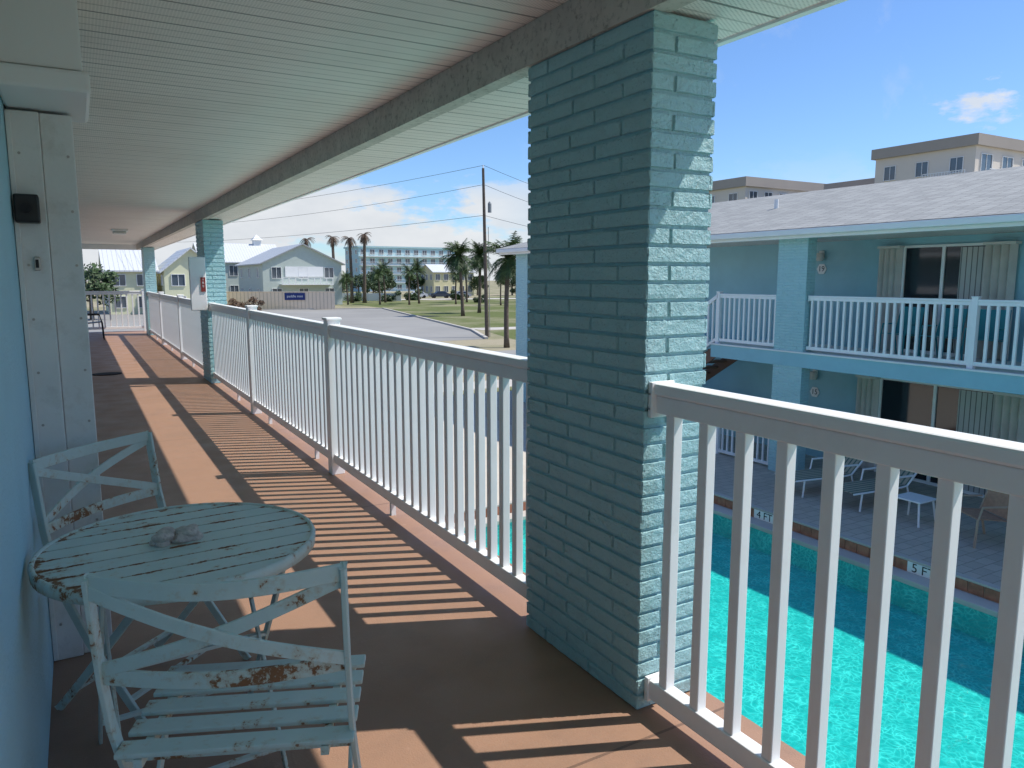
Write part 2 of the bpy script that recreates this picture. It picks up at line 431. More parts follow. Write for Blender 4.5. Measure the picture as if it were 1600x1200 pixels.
cl=thing('ceiling_lamp',(.83,17.2,2.40),'small flat white flush lamp under the soffit','lamp')
mk('base',MB().box(.68,.98,17.05,17.35,2.44,2.479),M_trim,cl,bevel=.01)
mk('lamp_shade',MB().box(.71,.95,17.08,17.32,2.39,2.44),M_lamp,cl,bevel=.02)

# ---------------------------------------------------------------- railings
def railing(loc,rot,Ln,H=1.16,posts=(),label='',group=None,z0b=.05,sp=.15,bw=.038,feet=True):
    e=thing('balcony_railing',loc,label,'railing',group,rot)
    mk('top_rail',MB().box(0,Ln,-.04,.04,H-.04,H),M_white,e,True,bevel=.008)
    mk('rail_skirt',MB().box(0.002,Ln-.002,-.029,.029,H-.10,H-.041),M_white,e,True,bevel=.004)
    mk('bottom_rail',MB().box(0,Ln,-.026,.026,z0b,z0b+.07),M_white,e,True,bevel=.005)
    b0=mk('baluster',MB().box(-bw/2,bw/2,-bw/2,bw/2,z0b+.068,H-.098),M_white,e,True,bevel=.003)
    n=max(1,int(round(Ln/sp))); st=Ln/n; first=True
    for i in range(n):
        x=(i+.5)*st
        if any(abs(x-p)<.085 for p in posts): continue
        if first: b=b0; first=False
        else: b=b0.copy(); COL.objects.link(b)
        b.location=(x,0,0)
    if posts:
        p0=mk('post',MB().box(-.05,.05,-.05,.05,0,H+.03),M_white,e,True,bevel=.004)
        k0=mk('post_cap',MB().box(-.060,.060,-.060,.060,H+.03,H+.05),M_white,p0,True,bevel=.006)
        for i,p in enumerate(posts):
            if i:
                o=p0.copy(); COL.objects.link(o); k=k0.copy(); COL.objects.link(k); k.parent=o
            else: o=p0
            o.location=(p,0,0)
    if feet:
        k=int(Ln/1.5)
        for i in range(1,k):
            x=i*Ln/k
            if any(abs(x-p)<.2 for p in posts): continue
            mk('foot',MB().box(x-.015,x+.015,-.015,.015,0,z0b+.002),M_white,e,True)
    for xx in(0.0,Ln-.018):
        mk('bracket',MB().box(xx,xx+.018,-.05,.05,H-.115,H+.004),M_white,e,True,bevel=.003)
        mk('bracket',MB().box(xx,xx+.018,-.035,.035,z0b-.008,z0b+.08),M_white,e,True,bevel=.003)
        for zz in(H-.035,H-.085):
            for yy in(-.051,.051):
                xs=xx+.009
                mk('screw',MB().tube([(xs,yy,zz),(xs,yy*1.04,zz)],.004,8),M_steel,e,True)
    return e
g1='white vinyl walkway railings'
h=math.pi/2
railing((XR,-2.0,0),h,3.89,label='white vinyl railing with square balusters beside the painted brick column',group=g1,z0b=.045)
railing((XR,2.645,0),h,8.79,posts=(2.965,5.985),label='long white vinyl railing casting striped shadows on the brown floor',group=g1,z0b=.09,sp=.12,bw=.038)
railing((XR,12.195,0),h,9.99,posts=(3.0,6.6),label='white vinyl railing along the far half of the walkway',group=g1,z0b=.09,sp=.12,bw=.038)
railing((-.17,24.0,0),0,1.9,posts=(1.83,),label='short white railing closing the end of the walkway',group=g1,z0b=.09,feet=False)

fs=thing('fire_extinguisher_cabinet',(1.5,11.4,1.0),'pale cabinet with dark red plaque on the brick column','fire extinguisher cabinet')
mk('body',MB().box(1.37,1.585,11.30,11.36,1.06,1.80),M_trim,fs,bevel=.01)
mk('plaque',MB().box(1.51,1.57,11.288,11.299,1.32,1.52),M_red,fs)
text('lettering','F\nI\nR\nE',.045,(1.54,11.284,1.465),(1,0,0),(0,0,1),M_txtw,fs)
for i,(x,y,r) in enumerate(((.33,13.4,.21),)):
    pts=[(x+r*math.cos(t),y+r*.8*math.sin(t)) for t in [2*math.pi*k/28 for k in range(28)]]
    o=mk('door_mat',MB().prism(pts,.001,.015),M_rubber); tag(o,'dark oval rubber doormat lying on the brown walkway','doormat')

# ---------------------------------------------------------------- bistro chairs and table
def bistro_chair(loc,rot,label):
    e=thing('bistro_chair',loc,label,'chair','rusty folding bistro chairs',rot)
    w=.258
    for s in(-1,1):
        mk('upright',MB().ribbon([(s*w,-.215,.895),(s*w,-.185,.66),(s*w,-.155,.53),(s*w,-.11,.42),(s*w,-.03,.29),(s*w,.08,.15),(s*w,.20,0)],.032,.012,(1,0,0)),M_rust,e,True,bevel=.002)
        mk('leg',MB().ribbon([(s*(w-.024),.18,.45),(s*(w-.024),.10,.36),(s*(w-.024),-.10,.13),(s*(w-.024),-.22,0)],.028,.010,(1,0,0)),M_rust,e,True,bevel=.002)
    n=16
    def rail(z,y0,bow,hh,dip):
        pts=[(-w+2*w*i/n,y0-bow*math.sin(math.pi*i/n),z-dip*math.sin(math.pi*i/n)) for i in range(n+1)]
        return MB().ribbon(pts,.010,hh,(0,0,1))
    mk('top_rail',rail(.882,-.215,.055,.038,.008),M_rust,e,True,bevel=.002)
    mk('lower_rail',rail(.662,-.185,.045,.036,.0),M_rusth,e,True,bevel=.002)
    for s in(-1,1):
        k=10; pts=[]
        for i in range(k+1):
            t=i/k; x=s*(-w+2*w*t)
            zz=.675+.19*t; bow=.05*math.sin(math.pi*t)
            pts.append((x,-.19-.025*t-bow+s*.005,zz))
        mk('back_brace',MB().ribbon(pts,.008,.030,(0,0,1)),M_rust,e,True,bevel=.0015)
    s0=mk('seat_slat',MB().box(-.25,.265,-.028,.028,-.006,.006),M_rust,e,True,bevel=.003)
    for i in range(5):
        o=s0 if i==0 else s0.copy()
        if i: COL.objects.link(o)
        o.location=(0,-.15+i*.083,.466)
    for s in(-1,1): mk('seat_frame',MB().box(s*.20-.009,s*.20+.009,-.18,.21,.438,.459),M_rusth,e,True)
    for a,b,t1,t2 in (((-w,.12,.105),(w,.12,.105),.02,.012),((-w+.02,-.15,.08),(w-.02,-.15,.08),.02,.012),((-w,-.11,.42),(w,-.11,.42),.012,.012)):
        mk('stretcher',MB().bar(a,b,t1,t2),M_rusth,e,True)
    return e
bistro_chair((.298,1.80,0),math.radians(-23),'rusty pale aqua folding bistro chair tucked under the round table')
bistro_chair((.165,2.92,0),math.radians(-137),'rusty pale aqua folding bistro chair between table and wall')
def bistro_table(cx,cy,r,H,rot):
    e=thing('bistro_table',(cx,cy,0),'round slatted pale aqua metal bistro table with rust along its seams','table',rot=rot)
    mb=MB(); ns=9; w=2*(r-.012)/ns; rr=r-.012
    for i in range(ns):
        y0=-rr+i*w+.0030; y1=-rr+(i+1)*w-.0030
        k=6; pr=[];pl=[]
        for j in range(k+1):
            y=y0+(y1-y0)*j/k; y=max(-rr*.999,min(rr*.999,y)); x=math.sqrt(rr*rr-y*y); pr.append((x,y)); pl.append((-x,y))
        mb.prism(pr+pl[::-1],H-.006,H)
    mk('table_top',mb,M_rustt,e,True)
    mk('under_tray',MB().prism([((r-.02)*math.cos(2*math.pi*k/48),(r-.02)*math.sin(2*math.pi*k/48)) for k in range(48)],H-.012,H-.0030),M_rustd,e,True)
    vs=[];fs=[];n=64; prof=[(r-.016,H-.003),(r-.010,H+.005),(r-.002,H+.004),(r+.002,H-.004),(r,H-.03),(r-.006,H-.03),(r-.010,H-.006)]
    for k in range(n):
        t=2*math.pi*k/n
        for a,z in prof: vs.append((a*math.cos(t),a*math.sin(t),z))
    m=len(prof)
    for k in range(n):
        for j in range(m):
            fs.append((k*m+j,((k+1)%n)*m+j,((k+1)%n)*m+(j+1)%m,k*m+(j+1)%m))
    mk('rim',MB().add(vs,fs),M_rusth,e,True,smooth=True)
    for s in(-1,1):
        for q in(-1,1):
            x=s*(.225+.013*q)
            mk('leg',MB().bar((x,-q*.24,H-.03),(x,q*.27,0),.026,.010,(1,0,0)),M_rust,e,True,bevel=.002)
    for y,z in((-.24,H-.03),(.24,H-.03),(-.22,.09),(.22,.09),(0,H*.5)): mk('stretcher',MB().bar((-.24,y,z),(.24,y,z),.018,.011),M_rust,e,True)
bistro_table(.222,2.38,TR,.715,math.radians(4))
def shell(x,y,z,s,seed):
    rnd=random.Random(seed); bm=bmesh.new(); bmesh.ops.create_icosphere(bm,subdivisions=4,radius=1)
    ph=[(Vector((rnd.uniform(-1,1),rnd.uniform(-1,1),rnd.uniform(-1,1))).normalized(),rnd.uniform(.6,1)) for _ in range(16)]
    for v in bm.verts:
        d=v.co.normalized(); k=.62
        for a,b in ph: k+=.42*b*max(0,d.dot(a)-.72)/.28
        k+=rnd.uniform(-.03,.03)
        v.co=Vector((d.x*k*s*1.15,d.y*k*s*.85,max(-.45,d.z*k*.75)*s))
    me=bpy.data.meshes.new('sea_shell'); bm.to_mesh(me); bm.free(); me.materials.append(M_shell)
    o=bpy.data.objects.new('sea_shell',me); COL.objects.link(o); o.location=(x,y,z+.45*s)
    tag(o,'knobbly grey brown seashell lying on the slatted table','seashell','seashells on the table')
shell(.165,2.38,.716,.030,3); shell(.240,2.385,.716,.036,5)

def patio_chair(loc,rot,m1,m2,label,group=None):
    e=thing('patio_chair',loc,label,'chair',group,rot)
    for s in(-1,1):
        mk('leg',MB().tube([(s*.26,.22,0),(s*.26,.20,.42),(s*.26,.15,.62),(s*.26,-.20,.62)],.016,8),m1,e,True)
        mk('leg',MB().tube([(s*.26,-.28,0),(s*.26,-.20,.42),(s*.24,-.34,.95)],.016,8),m1,e,True)
    mk('seat',MB().bar((-0,.21,.44),(0,-.2,.40),.50,.015),m2,e,True)
    mk('backrest',MB().bar((0,-.2,.42),(0,-.34,.95),.48,.015,(0,1,0)),m2,e,True)
    return e
patio_chair((.30,21.4,0),math.radians(-90),M_black,M_black,'black patio chair standing by the wall on the walkway')

# ================================================================ OPPOSITE WING
far=thing('motel_wing',(17,9,G),'two-storey teal motel wing with grey shingle roof beyond the pool','building')
Y0,Y1=-4.,22.4
mk('wall',MB().box(14.8,21,Y0,Y1,G,2.45),M_wall2,far)
mk('balcony_slab',MB().box(12.86,14.8,Y0,12.9,-.32,-.03).box(14.0,14.8,12.9,Y1,-.32,-.03),M_wall2,far)
mk('balcony_floor',MB().box(12.84,14.8,Y0,12.92,-.03,0),M_trim,far)
mk('soffit',MB().box(12.6,14.8,Y0,22.6,2.33,2.37),M_soffit,far)
mk('fascia',MB().box(12.56,12.60,Y0,22.65,2.30,2.47),M_trim,far)
mk('gutter',MB().box(12.44,12.56,Y0,22.65,2.36,2.48),M_trim,far,bevel=.02)
mk('roof',MB().add([(12.46,Y0,2.49),(12.46,22.8,2.49),(17.5,19.5,3.86),(17.5,Y0,3.86),(22.6,Y0,2.49),(22.6,22.8,2.49)],[(0,1,2,3),(3,2,5,4),(1,5,2)]),M_shingle,far)
mk('vent_pipe',MB().tube([(15.2,13.2,3.1),(15.2,13.2,3.45)],.05,8),M_trim,far)
cc=mk('brick_column',brick_column(MB(),0,.26,0,.73,G,2.33,False),M_col,far,local=True)
for i,y in enumerate((10.33,21.3,-.0)):
    o=cc if i==0 else cc.copy()
    if i: COL.objects.link(o)
    o.location=Vector((12.88,y,0))-far.location
def sliding_door(y0,y1,z0,z1,par):
    x=14.8; 
    fr=MB().box(x-.06,x-.002,y0-.05,y0,z0,z1+.05).box(x-.06,x-.002,y1,y1+.05,z0,z1+.05).box(x-.06,x-.002,y0,y1,z1,z1+.05)
    ym=(y0+y1)/2; fr.box(x-.065,x-.03,ym-.03,ym+.03,z0,z1).box(x-.055,x-.03,y0,y1,z0,z0+.06)
    d=mk('sliding_door',fr,M_trim,par)
    mk('glass',MB().box(x-.03,x-.012,y0,y1,z0,z1),M_glass,d)
    mk('blind',MB().box(x-.0345,x-.031,y0+.02,y0+.30*(y1-y0),z0+.06,z1-.02),M_blind,d)
def accordion(y0,y1,z0,z1,par):
    n=7; pts=[]
    for i in range(n+1): pts.append((14.62 if i%2 else 14.74,y0+(y1-y0)*i/n,(z0+z1)/2))
    sh=mk('storm_shutter',MB().ribbon(pts,.014,z1-z0,(0,0,1)),M_shut,par)
    mk('track',MB().box(14.58,14.79,y0-.03,y1+.03,z1,z1+.05),M_shut,sh)
for (a,b,z0,z1) in ((7.86,9.43,0,2.12),(7.45,9.75,G,-.62),(3.2,5.2,0,2.12),(3.2,5.2,G,-.62)):
    sliding_door(a,b,z0,z1,far); accordion(b+.06,b+.5,z0+.02,z1,far); accordion(a-.56,a-.06,z0+.02,z1,far)
def wall_lamp(y,z):
    e=mk('wall_lamp',MB().box(14.72,14.79,y-.05,y+.05,z-.02,z+.13),M_trim,far,bevel=.01)
    mk('lamp_shade',MB().tube([(14.70,y,z-.10),(14.70,y,z-.02),(14.70,y,z+.08)],[.07,.10,.08],12),M_lamp,e)
wall_lamp(11.45,2.0); wall_lamp(11.45,-.72)
for z,t in((1.72,'19'),(-1.12,'15')):
    mb=MB(); mb.add([(14.775,11.45+.13*math.cos(math.pi/3*k),z+.13*math.sin(math.pi/3*k)) for k in range(6)]+[(14.79,11.45+.13*math.cos(math.pi/3*k),z+.13*math.sin(math.pi/3*k)) for k in range(6)],[tuple(range(6))]+[(k,(k+1)%6,6+(k+1)%6,6+k) for k in range(6)])
    pl=mk('number_plaque',mb,M_trim,far)
    text('lettering',t,.17,(14.77,11.45,z),(0,-1,0),(0,0,1),M_txtb,pl)
g2='white railings of the opposite wing'
railing((12.98,-3.9,0),h,14.2,posts=(3.9,8.0,10.9),label='white balcony railing on the teal wing above the pool',group=g2,feet=False,bw=.045)
railing((12.98,11.08,0),h,1.75,posts=(1.72,),label='short white balcony railing beside the outdoor stair',group=g2,feet=False,bw=.045)
railing((13.05,11.15,G),h,3.2,H=.95,posts=(1.6,),label='white ground-floor railing beside the teal brick column',group=g2,feet=False)
st=thing('stairs',(13.4,14.8,G),'brown outdoor stair with white handrail descending from the balcony','stairs')
nst=15
for i in range(nst):
    z=-(i+1)*2.65/nst; y=12.95+i*.27; mk('tread',MB().box(13.10,14.0,y,y+.29,z-.04,z),M_brownst,st)
for x in(13.06,14.02): mk('stringer',MB().bar((x,12.9,-.18),(x,12.95+nst*.27,-2.74),.04,.26),M_brownst,st)
mk('handrail',MB().bar((13.02,12.85,1.12),(13.02,12.95+nst*.27,-1.5),.07,.08),M_white,st)
mk('bottom_rail',MB().bar((13.02,12.85,.12),(13.02,12.95+nst*.27,-2.5),.05,.06),M_white,st)
b0=None
for i in range(27):
    y=13.02+i*.15; z=-(y-12.85)*2.62/4.15
    o=mk('baluster',MB().box(-.02,.02,-.02,.02,.14,1.10),M_white,st) if b0 is None else b0.copy()
    if b0 is None: b0=o
    else: COL.objects.link(o)
    o.location=(13.02,y,z)
for y in(8.9,8.1,7.3): patio_chair((13.9,y,0),math.radians(90+U(-15,15)),M_tealch,M_tealch,'teal patio chair on the opposite balcony','teal balcony chairs')

# ================================================================ POOL & DECK
PX0,PX1,PY0,PY1=3.6,10.15,-6.,11.4
def ring(mb,x0,x1,y0,y1,hx0,hx1,hy0,hy1,z):
    mb.poly([(x0,y0),(x1,y0),(x1,hy0),(x0,hy0)],z); mb.poly([(x0,hy1),(x1,hy1),(x1,y1),(x0,y1)],z)
    mb.poly([(x0,hy0),(hx0,hy0),(hx0,hy1),(x0,hy1)],z); mb.poly([(hx1,hy0),(x1,hy0),(x1,hy1),(hx1,hy1)],z); return mb
struct(mk('ground',ring(MB(),-1500,1500,-1500,1500,PX0-.3,PX1+.3,PY0-.3,PY1+.3,G-.012),M_ground),'sandy ground with patchy grass','ground')
struct(mk('pool_deck',ring(MB(),-8,10.55,-9,24,PX0-.3,PX1+.3,PY0-.3,PY1+.3,G-.004),M_deck),'beige concrete pool deck','pool deck')
struct(mk('patio_pavement',MB().poly([(10.55,-9),(14.8,-9),(14.8,24),(10.55,24)],G),M_paver),'grey interlocking paver patio beside the pool','patio')
pool=thing('swimming_pool',(6.9,2.7,G),'turquoise swimming pool with brick edged coping below the balcony','swimming pool')
D=G-.62
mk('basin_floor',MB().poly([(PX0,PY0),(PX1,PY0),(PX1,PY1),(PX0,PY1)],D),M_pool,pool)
mb=MB()
for a,b in(((PX0,PY0),(PX1,PY0)),((PX1,PY0),(PX1,PY1)),((PX1,PY1),(PX0,PY1)),((PX0,PY1),(PX0,PY0))):
    mb.add([(a[0],a[1],D),(b[0],b[1],D),(b[0],b[1],G-.2),(a[0],a[1],G-.2)],[(0,1,2,3)])
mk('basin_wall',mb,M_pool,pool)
def ringbox(mb,a,b,z0,z1):
    mb.box(PX0-b,PX1+b,PY0-b,PY0-a,z0,z1).box(PX0-b,PX1+b,PY1+a,PY1+b,z0,z1).box(PX0-b,PX0-a,PY0-a,PY1+a,z0,z1).box(PX1+a,PX1+b,PY0-a,PY1+a,z0,z1); return mb
mk('coping',ringbox(MB(),-.03,.27,G-.24,G-.16),M_conc,pool,bevel=.012)
mk('riser',ringbox(MB(),.285,.36,G-.3,G-.004),M_conc,pool)
mk('outer_kerb',ringbox(MB(),.275,.40,G-.003,G+.03),M_conc,pool,bevel=.006)
for side in range(3):
    mb=MB()
    if side<2:
        xa,xb=((PX1+.268,PX1+.284),(PX0-.284,PX0-.268))[side]; y=PY0-.2
        while y<PY1+.05: mb.box(xa,xb,y,y+.205,G-.158,G-.005); y+=.215
    else:
        x=PX0-.2
        while x<PX1+.1: mb.box(x,x+.205,PY1+.268,PY1+.284,G-.158,G-.005); x+=.215
    mk('brick_edge',mb,M_brickred,pool,bevel=.003)
for yy,t in((8.97,'4 FT'),(6.04,'5 FT'),(2.6,'6 FT')):
    tl=mk('depth_marker',MB().box(PX1+.258,PX1+.267,yy-.24,yy+.24,G-.158,G+.0),M_trim,pool)
    text('lettering',t,.19,(PX1+.2565,yy,G-.08),(0,-1,0),(0,0,1),M_txtb,tl)
struct(mk('water',MB().poly([(PX0,PY0),(PX1,PY0),(PX1,PY1),(PX0,PY1)],G-.235),M_water),'clear turquoise rippled pool water','water')

def chaise(loc,rot,label):
    e=thing('lounge_chair',loc,label,'lounge chair','striped pool loungers',rot)
    for s in(-1,1):
        mk('side_rail',MB().tube([(s*.31,.95,.33),(s*.31,-.2,.34),(s*.31,-.35,.36),(s*.31,-.85,.88)],.018,8),M_white,e,True)
        mk('leg',MB().tube([(s*.31,.75,.33),(s*.31,.78,0)],.018,8),M_white,e,True)
        mk('leg',MB().tube([(s*.31,-.35,.34),(s*.31,-.45,0)],.018,8),M_white,e,True)
        mk('armrest',MB().tube([(s*.33,.1,.34),(s*.34,.05,.55),(s*.34,-.45,.55)],.02,8),M_white,e,True)
    mk('seat',MB().bar((0,.95,.345),(0,-.35,.36),.6,.012),M_sling2,e,True)
    mk('backrest',MB().bar((0,-.35,.365),(0,-.86,.90),.6,.012,(0,1,0)),M_sling2,e,True)
chaise((12.6,9.4,G),math.radians(78),'white framed lounger with striped sling on the pavers')
chaise((12.75,8.35,G),math.radians(82),'white framed lounger with striped sling beside the small table')
sc1=patio_chair((12.2,6.25,G),math.radians(62),M_tanmetal,M_sling,'tan framed patio chair with brown sling by the pool'); sc1.scale=(1.25,1.2,1.05)
patio_chair((12.5,5.0,G),math.radians(85),M_tanmetal,M_sling,'tan framed patio chair with brown sling by the pool')
tb=thing('side_table',(12.25,7.35,G),'small square white patio table between loungers','table')
mk('table_top',MB().box(12.0,12.5,7.1,7.6,G+.40,G+.43),M_white,tb,bevel=.01)
for sx in(-1,1):
    for sy in(-1,1): mk('leg',MB().tube([(12.25+sx*.2,7.35+sy*.2,G+.4),(12.25+sx*.25,7.35+sy*.25,G)],.018,8),M_white,tb)

# ================================================================ STREETS, LAWN
def gpoly(name,pts,z,m,label,cat): return struct(mk(name,MB().poly(pts,z),m),label,cat)
gpoly('road',[(-300,29),(300,29),(300,38),(-300,38)],G-.006,M_asph,'grey asphalt side street','road')
gpoly('pavement',[(-100,25),(100,25),(100,27),(-100,27)],G-.004,M_conc,'pale concrete sidewalk','pavement')
gpoly('parking_lot',[(-60,46),(24.5,46),(27.5,54),(37,100),(20,104),(-60,112)],G-.006,M_asph,'wide empty grey asphalt parking lot','parking lot')
gpoly('lawn',[(28.3,55),(80,50),(140,120),(100,150),(41,140),(37.6,100)],G-.008,M_lawn,'patchy green lawn beside the parking lot','lawn')
gpoly('lawn',[(24.6,39.5),(90,39.5),(90,48),(28.3,53.5)],G-.0075,M_lawn,'narrow grass verge with palms and utility pole','lawn')
gpoly('road',[(28.5,54.2),(90,48.6),(90,52),(28.5,57)],G-.003,M_conc,'pale concrete driveway crossing the grass','road')
gpoly('road',[(36,143),(180,118),(180,126),(36,151)],G-.003,M_conc,'pale street in front of distant houses','road')
kb=MB().ribbon([(24.5,46,G+.03),(27.5,54,G+.03),(37,100,G+.03),(20,104,G+.03),(-60,112,G+.03)],.25,.2,(0,0,1))
struct(mk('kerb',kb,M_conc),'raised concrete kerb round the parking lot','kerb')

# ---------------------------------------------------------------- vegetation
def frond(mb,base,az,el,Ln,droop,wid,rnd,n=9):
    p=Vector(base); d=Vector((math.cos(az)*math.cos(el),math.sin(az)*math.cos(el),math.sin(el)))
    side=Vector((-math.sin(az),math.cos(az),0)); st=Ln/n
    for i in range(n):
        q=p+d*st; t=(i+.5)/n; w=wid*math.sin(math.pi*min(1,t*.85+.12))
        up=side.cross(d).normalized()
        mb.add([p-up*.01,p+up*.03,q],[(0,1,2)])
        for s in(-1,1):
            for k in range(3):
                a=p.lerp(q,k/3); tip=a+side*s*w*rnd.uniform(.7,1.1)+d*w*.55-Vector((0,0,1))*w*rnd.uniform(.15,.75)
                mb.add([a,a+d*st*.28,tip],[(0,1,2)])
        p=q; d=(d-Vector((0,0,1))*droop/n).normalized()
def palm_mesh(name,H,r,nf,lf,seed,dead=False,tr=.16,lean=.3):
    rnd=random.Random(seed); e=thing(name,(0,0,-500),'','palm tree')
    pts=[(lean*(t*t),lean*.4*math.sin(t*2),H*t) for t in [i/8 for i in range(9)]]
    mk('trunk',MB().tube(pts,[tr*(1.25 if i==0 else 1)*(1-.03*i) for i in range(9)],9),M_trunk,e,True,smooth=True)
    mb=MB(); top=Vector(pts[-1])
    for i in range(nf):
        az=rnd.uniform(0,6.28); el=rnd.uniform(-.9,1.35) if not dead else rnd.uniform(-1.3,.9)
        frond(mb,top+Vector((0,0,rnd.uniform(-.2,.15))),az,el,r*rnd.uniform(.8,1.1),rnd.uniform(.8,1.9)+(.8 if dead else 0),lf,rnd)
    mk('crown',mb,M_leafdead if dead else M_leaf,e,True)
    return e
def place_from(proto,items,grp):
    for i,(x,y,s,rot,lab) in enumerate(items):
        if i==0: proto.location=(x,y,G); proto.rotation_euler=(0,0,rot); proto.scale=(s,)*3; proto['label']=lab; proto['group']=grp
        else: copy_thing(proto,(x,y,G),rot,lab,s)
p1=palm_mesh('palm_tree',5.4,1.8,64,.6,1)
place_from(p1,[(22.5,39.6,1.0,.3,'cabbage palm with rounded green crown on the grass verge'),(37.5,76,1.25,2.,'cabbage palm with slender trunk beside the parking lot'),
 (42.7,82,1.28,4.,'cabbage palm behind the utility pole'),(30.5,43.5,.55,1.,'young low palm on the grass verge')],'green cabbage palms')
p2=palm_mesh('palm_tree',5.2,2.0,34,.6,2)
its=[]
for (x,y,s) in ((46.2,113,1.0),(42.7,117,.95),(50,118,1.1),(54,112,.9),(60,120,1.1),(66,112,1.0),(38,119,.8),(58,104,.8),(74,116,1.1),(47,126,1.1)):
    its.append((x,y,s,U(0,6),'green palm standing along the distant street'))
place_from(p2,its,'palms along the distant street')
p3=palm_mesh('palm_tree',11.2,1.9,26,.4,3,True,.30)
place_from(p3,[(34.6,131,.97,0,'tall palm with dead brown fronds behind the house'),(38.9,128.5,1.0,2,'tall palm with dead brown fronds'),(41.3,127,.98,3.4,'tall palm with dead brown fronds'),(43.2,126,1.04,5,'tall palm with dead brown fronds')],'tall storm-browned palms')
def leafy(name,clumps,n,ls,seed,m,trunk=None):
    rnd=random.Random(seed); e=thing(name,(0,0,-500),'','tree')
    if trunk:
        mb=MB().tube([(0,0,0),(.1,.05,trunk*.6),(.15,0,trunk)],[.22,.16,.1],8)
        for c,r in clumps[:5]: mb.tube([(.1,.05,trunk*.6),(c[0]*.6,c[1]*.6,c[2]*.85),c],[.09,.06,.03],6)
        mk('trunk',mb,M_trunk,e,True)
    mb=MB()
    for c,r in clumps:
        for i in range(n):
            d=Vector((rnd.gauss(0,1),rnd.gauss(0,1),rnd.gauss(0,1))).normalized()*r*(rnd.random()**.4)
            p=Vector(c)+Vector((d.x,d.y,d.z*.75))
            a=Vector((rnd.gauss(0,1),rnd.gauss(0,1),rnd.gauss(0,1))).normalized()*ls; b=a.orthogonal().normalized()*ls*.6
            mb.add([p-a,p-b,p+a,p+b],[(0,1,2,3)])
    mk('crown',mb,m,e,True); return e
rn=random.Random(5)
cl=[((rn.uniform(-2,2),rn.uniform(-2,2),rn.uniform(2.2,4.6)),rn.uniform(.8,1.4)) for _ in range(13)]
t1=leafy('broadleaf_tree',cl,150,.22,1,M_tree,3)
its=[(57.7,187,1.1,0),(62,185,1.0,1),(67.5,181,.9,2),(74.5,178,1.0,3),(81.5,174,.9,4),(88,170,1.0,5),(95.6,165.5,1.1,.5),(50,190,1.,2.2),(70,190,1.3,1),(84,182,1.2,2),(103,160,1.2,3),(1.2,88,1.05,1),(-3.5,90,1.1,2),(-9,92,1.2,3),(28,150,1.1,4),(46,150,.9,.7),(52,146,.8,1.7)]
place_from(t1,[(x,y,s,r,'dark green broadleaf tree among distant houses') for x,y,s,r in its],'broadleaf trees in the neighbourhood')
cb=[((rn.uniform(-1,1),rn.uniform(-1,1),rn.uniform(.3,1.2)),rn.uniform(.5,.8)) for _ in range(8)]
b1=leafy('bush',cb,110,.14,2,M_leafdead); b1['category']='bush'
place_from(b1,[(16.6,101,1.1,0,'brown dried bush in front of the tan fence'),(18.4,100.5,1.2,1,'brown dried bush in front of the tan fence'),(20.0,100,.9,2,'brown dried bush in front of the tan fence')],'dried bushes by the fence')
b2=leafy('bush',cb,110,.14,3,M_tree); b2['category']='bush'
place_from(b2,[(x,y,s,r,'green shrub on the lawn edge') for x,y,s,r in ((44,134,1.2,0),(50,131,1.3,1),(58,138,1.4,2),(66,136,1.3,3),(77,130,1.5,4),(84,120,1.4,5),(62,118,.9,2),(36,142,1.6,0))],'green shrubs')

# ---------------------------------------------------------------- houses
def window(par,face,c,w,hh,frame=M_trim,gl=M_glassf,cross=True):
    mb=MB(); t=.06; 
    def bx(a0,a1,b0,b1,d0,d1):
        if face=='y': mb.box(c[0]+a0,c[0]+a1,c[1]-d1,c[1]-d0,c[2]+b0,c[2]+b1)
        else: mb.box(c[0]-d1,c[0]-d0,c[1]+a0,c[1]+a1,c[2]+b0,c[2]+b1)
    bx(-w/2-t,-w/2,-hh/2-t,hh/2+t,.01,.12); bx(w/2,w/2+t,-hh/2-t,hh/2+t,.01,.12); bx(-w/2,w/2,hh/2,hh/2+t,.01,.12); bx(-w/2,w/2,-hh/2-t,-hh/2,.01,.12)
    if cross: bx(-.03,.03,-hh/2,hh/2,.03,.08)
    mb.cur=1; bx(-w/2,w/2,-hh/2,hh/2,.005,.03)
    return mk('window',mb,[frame,gl],par)
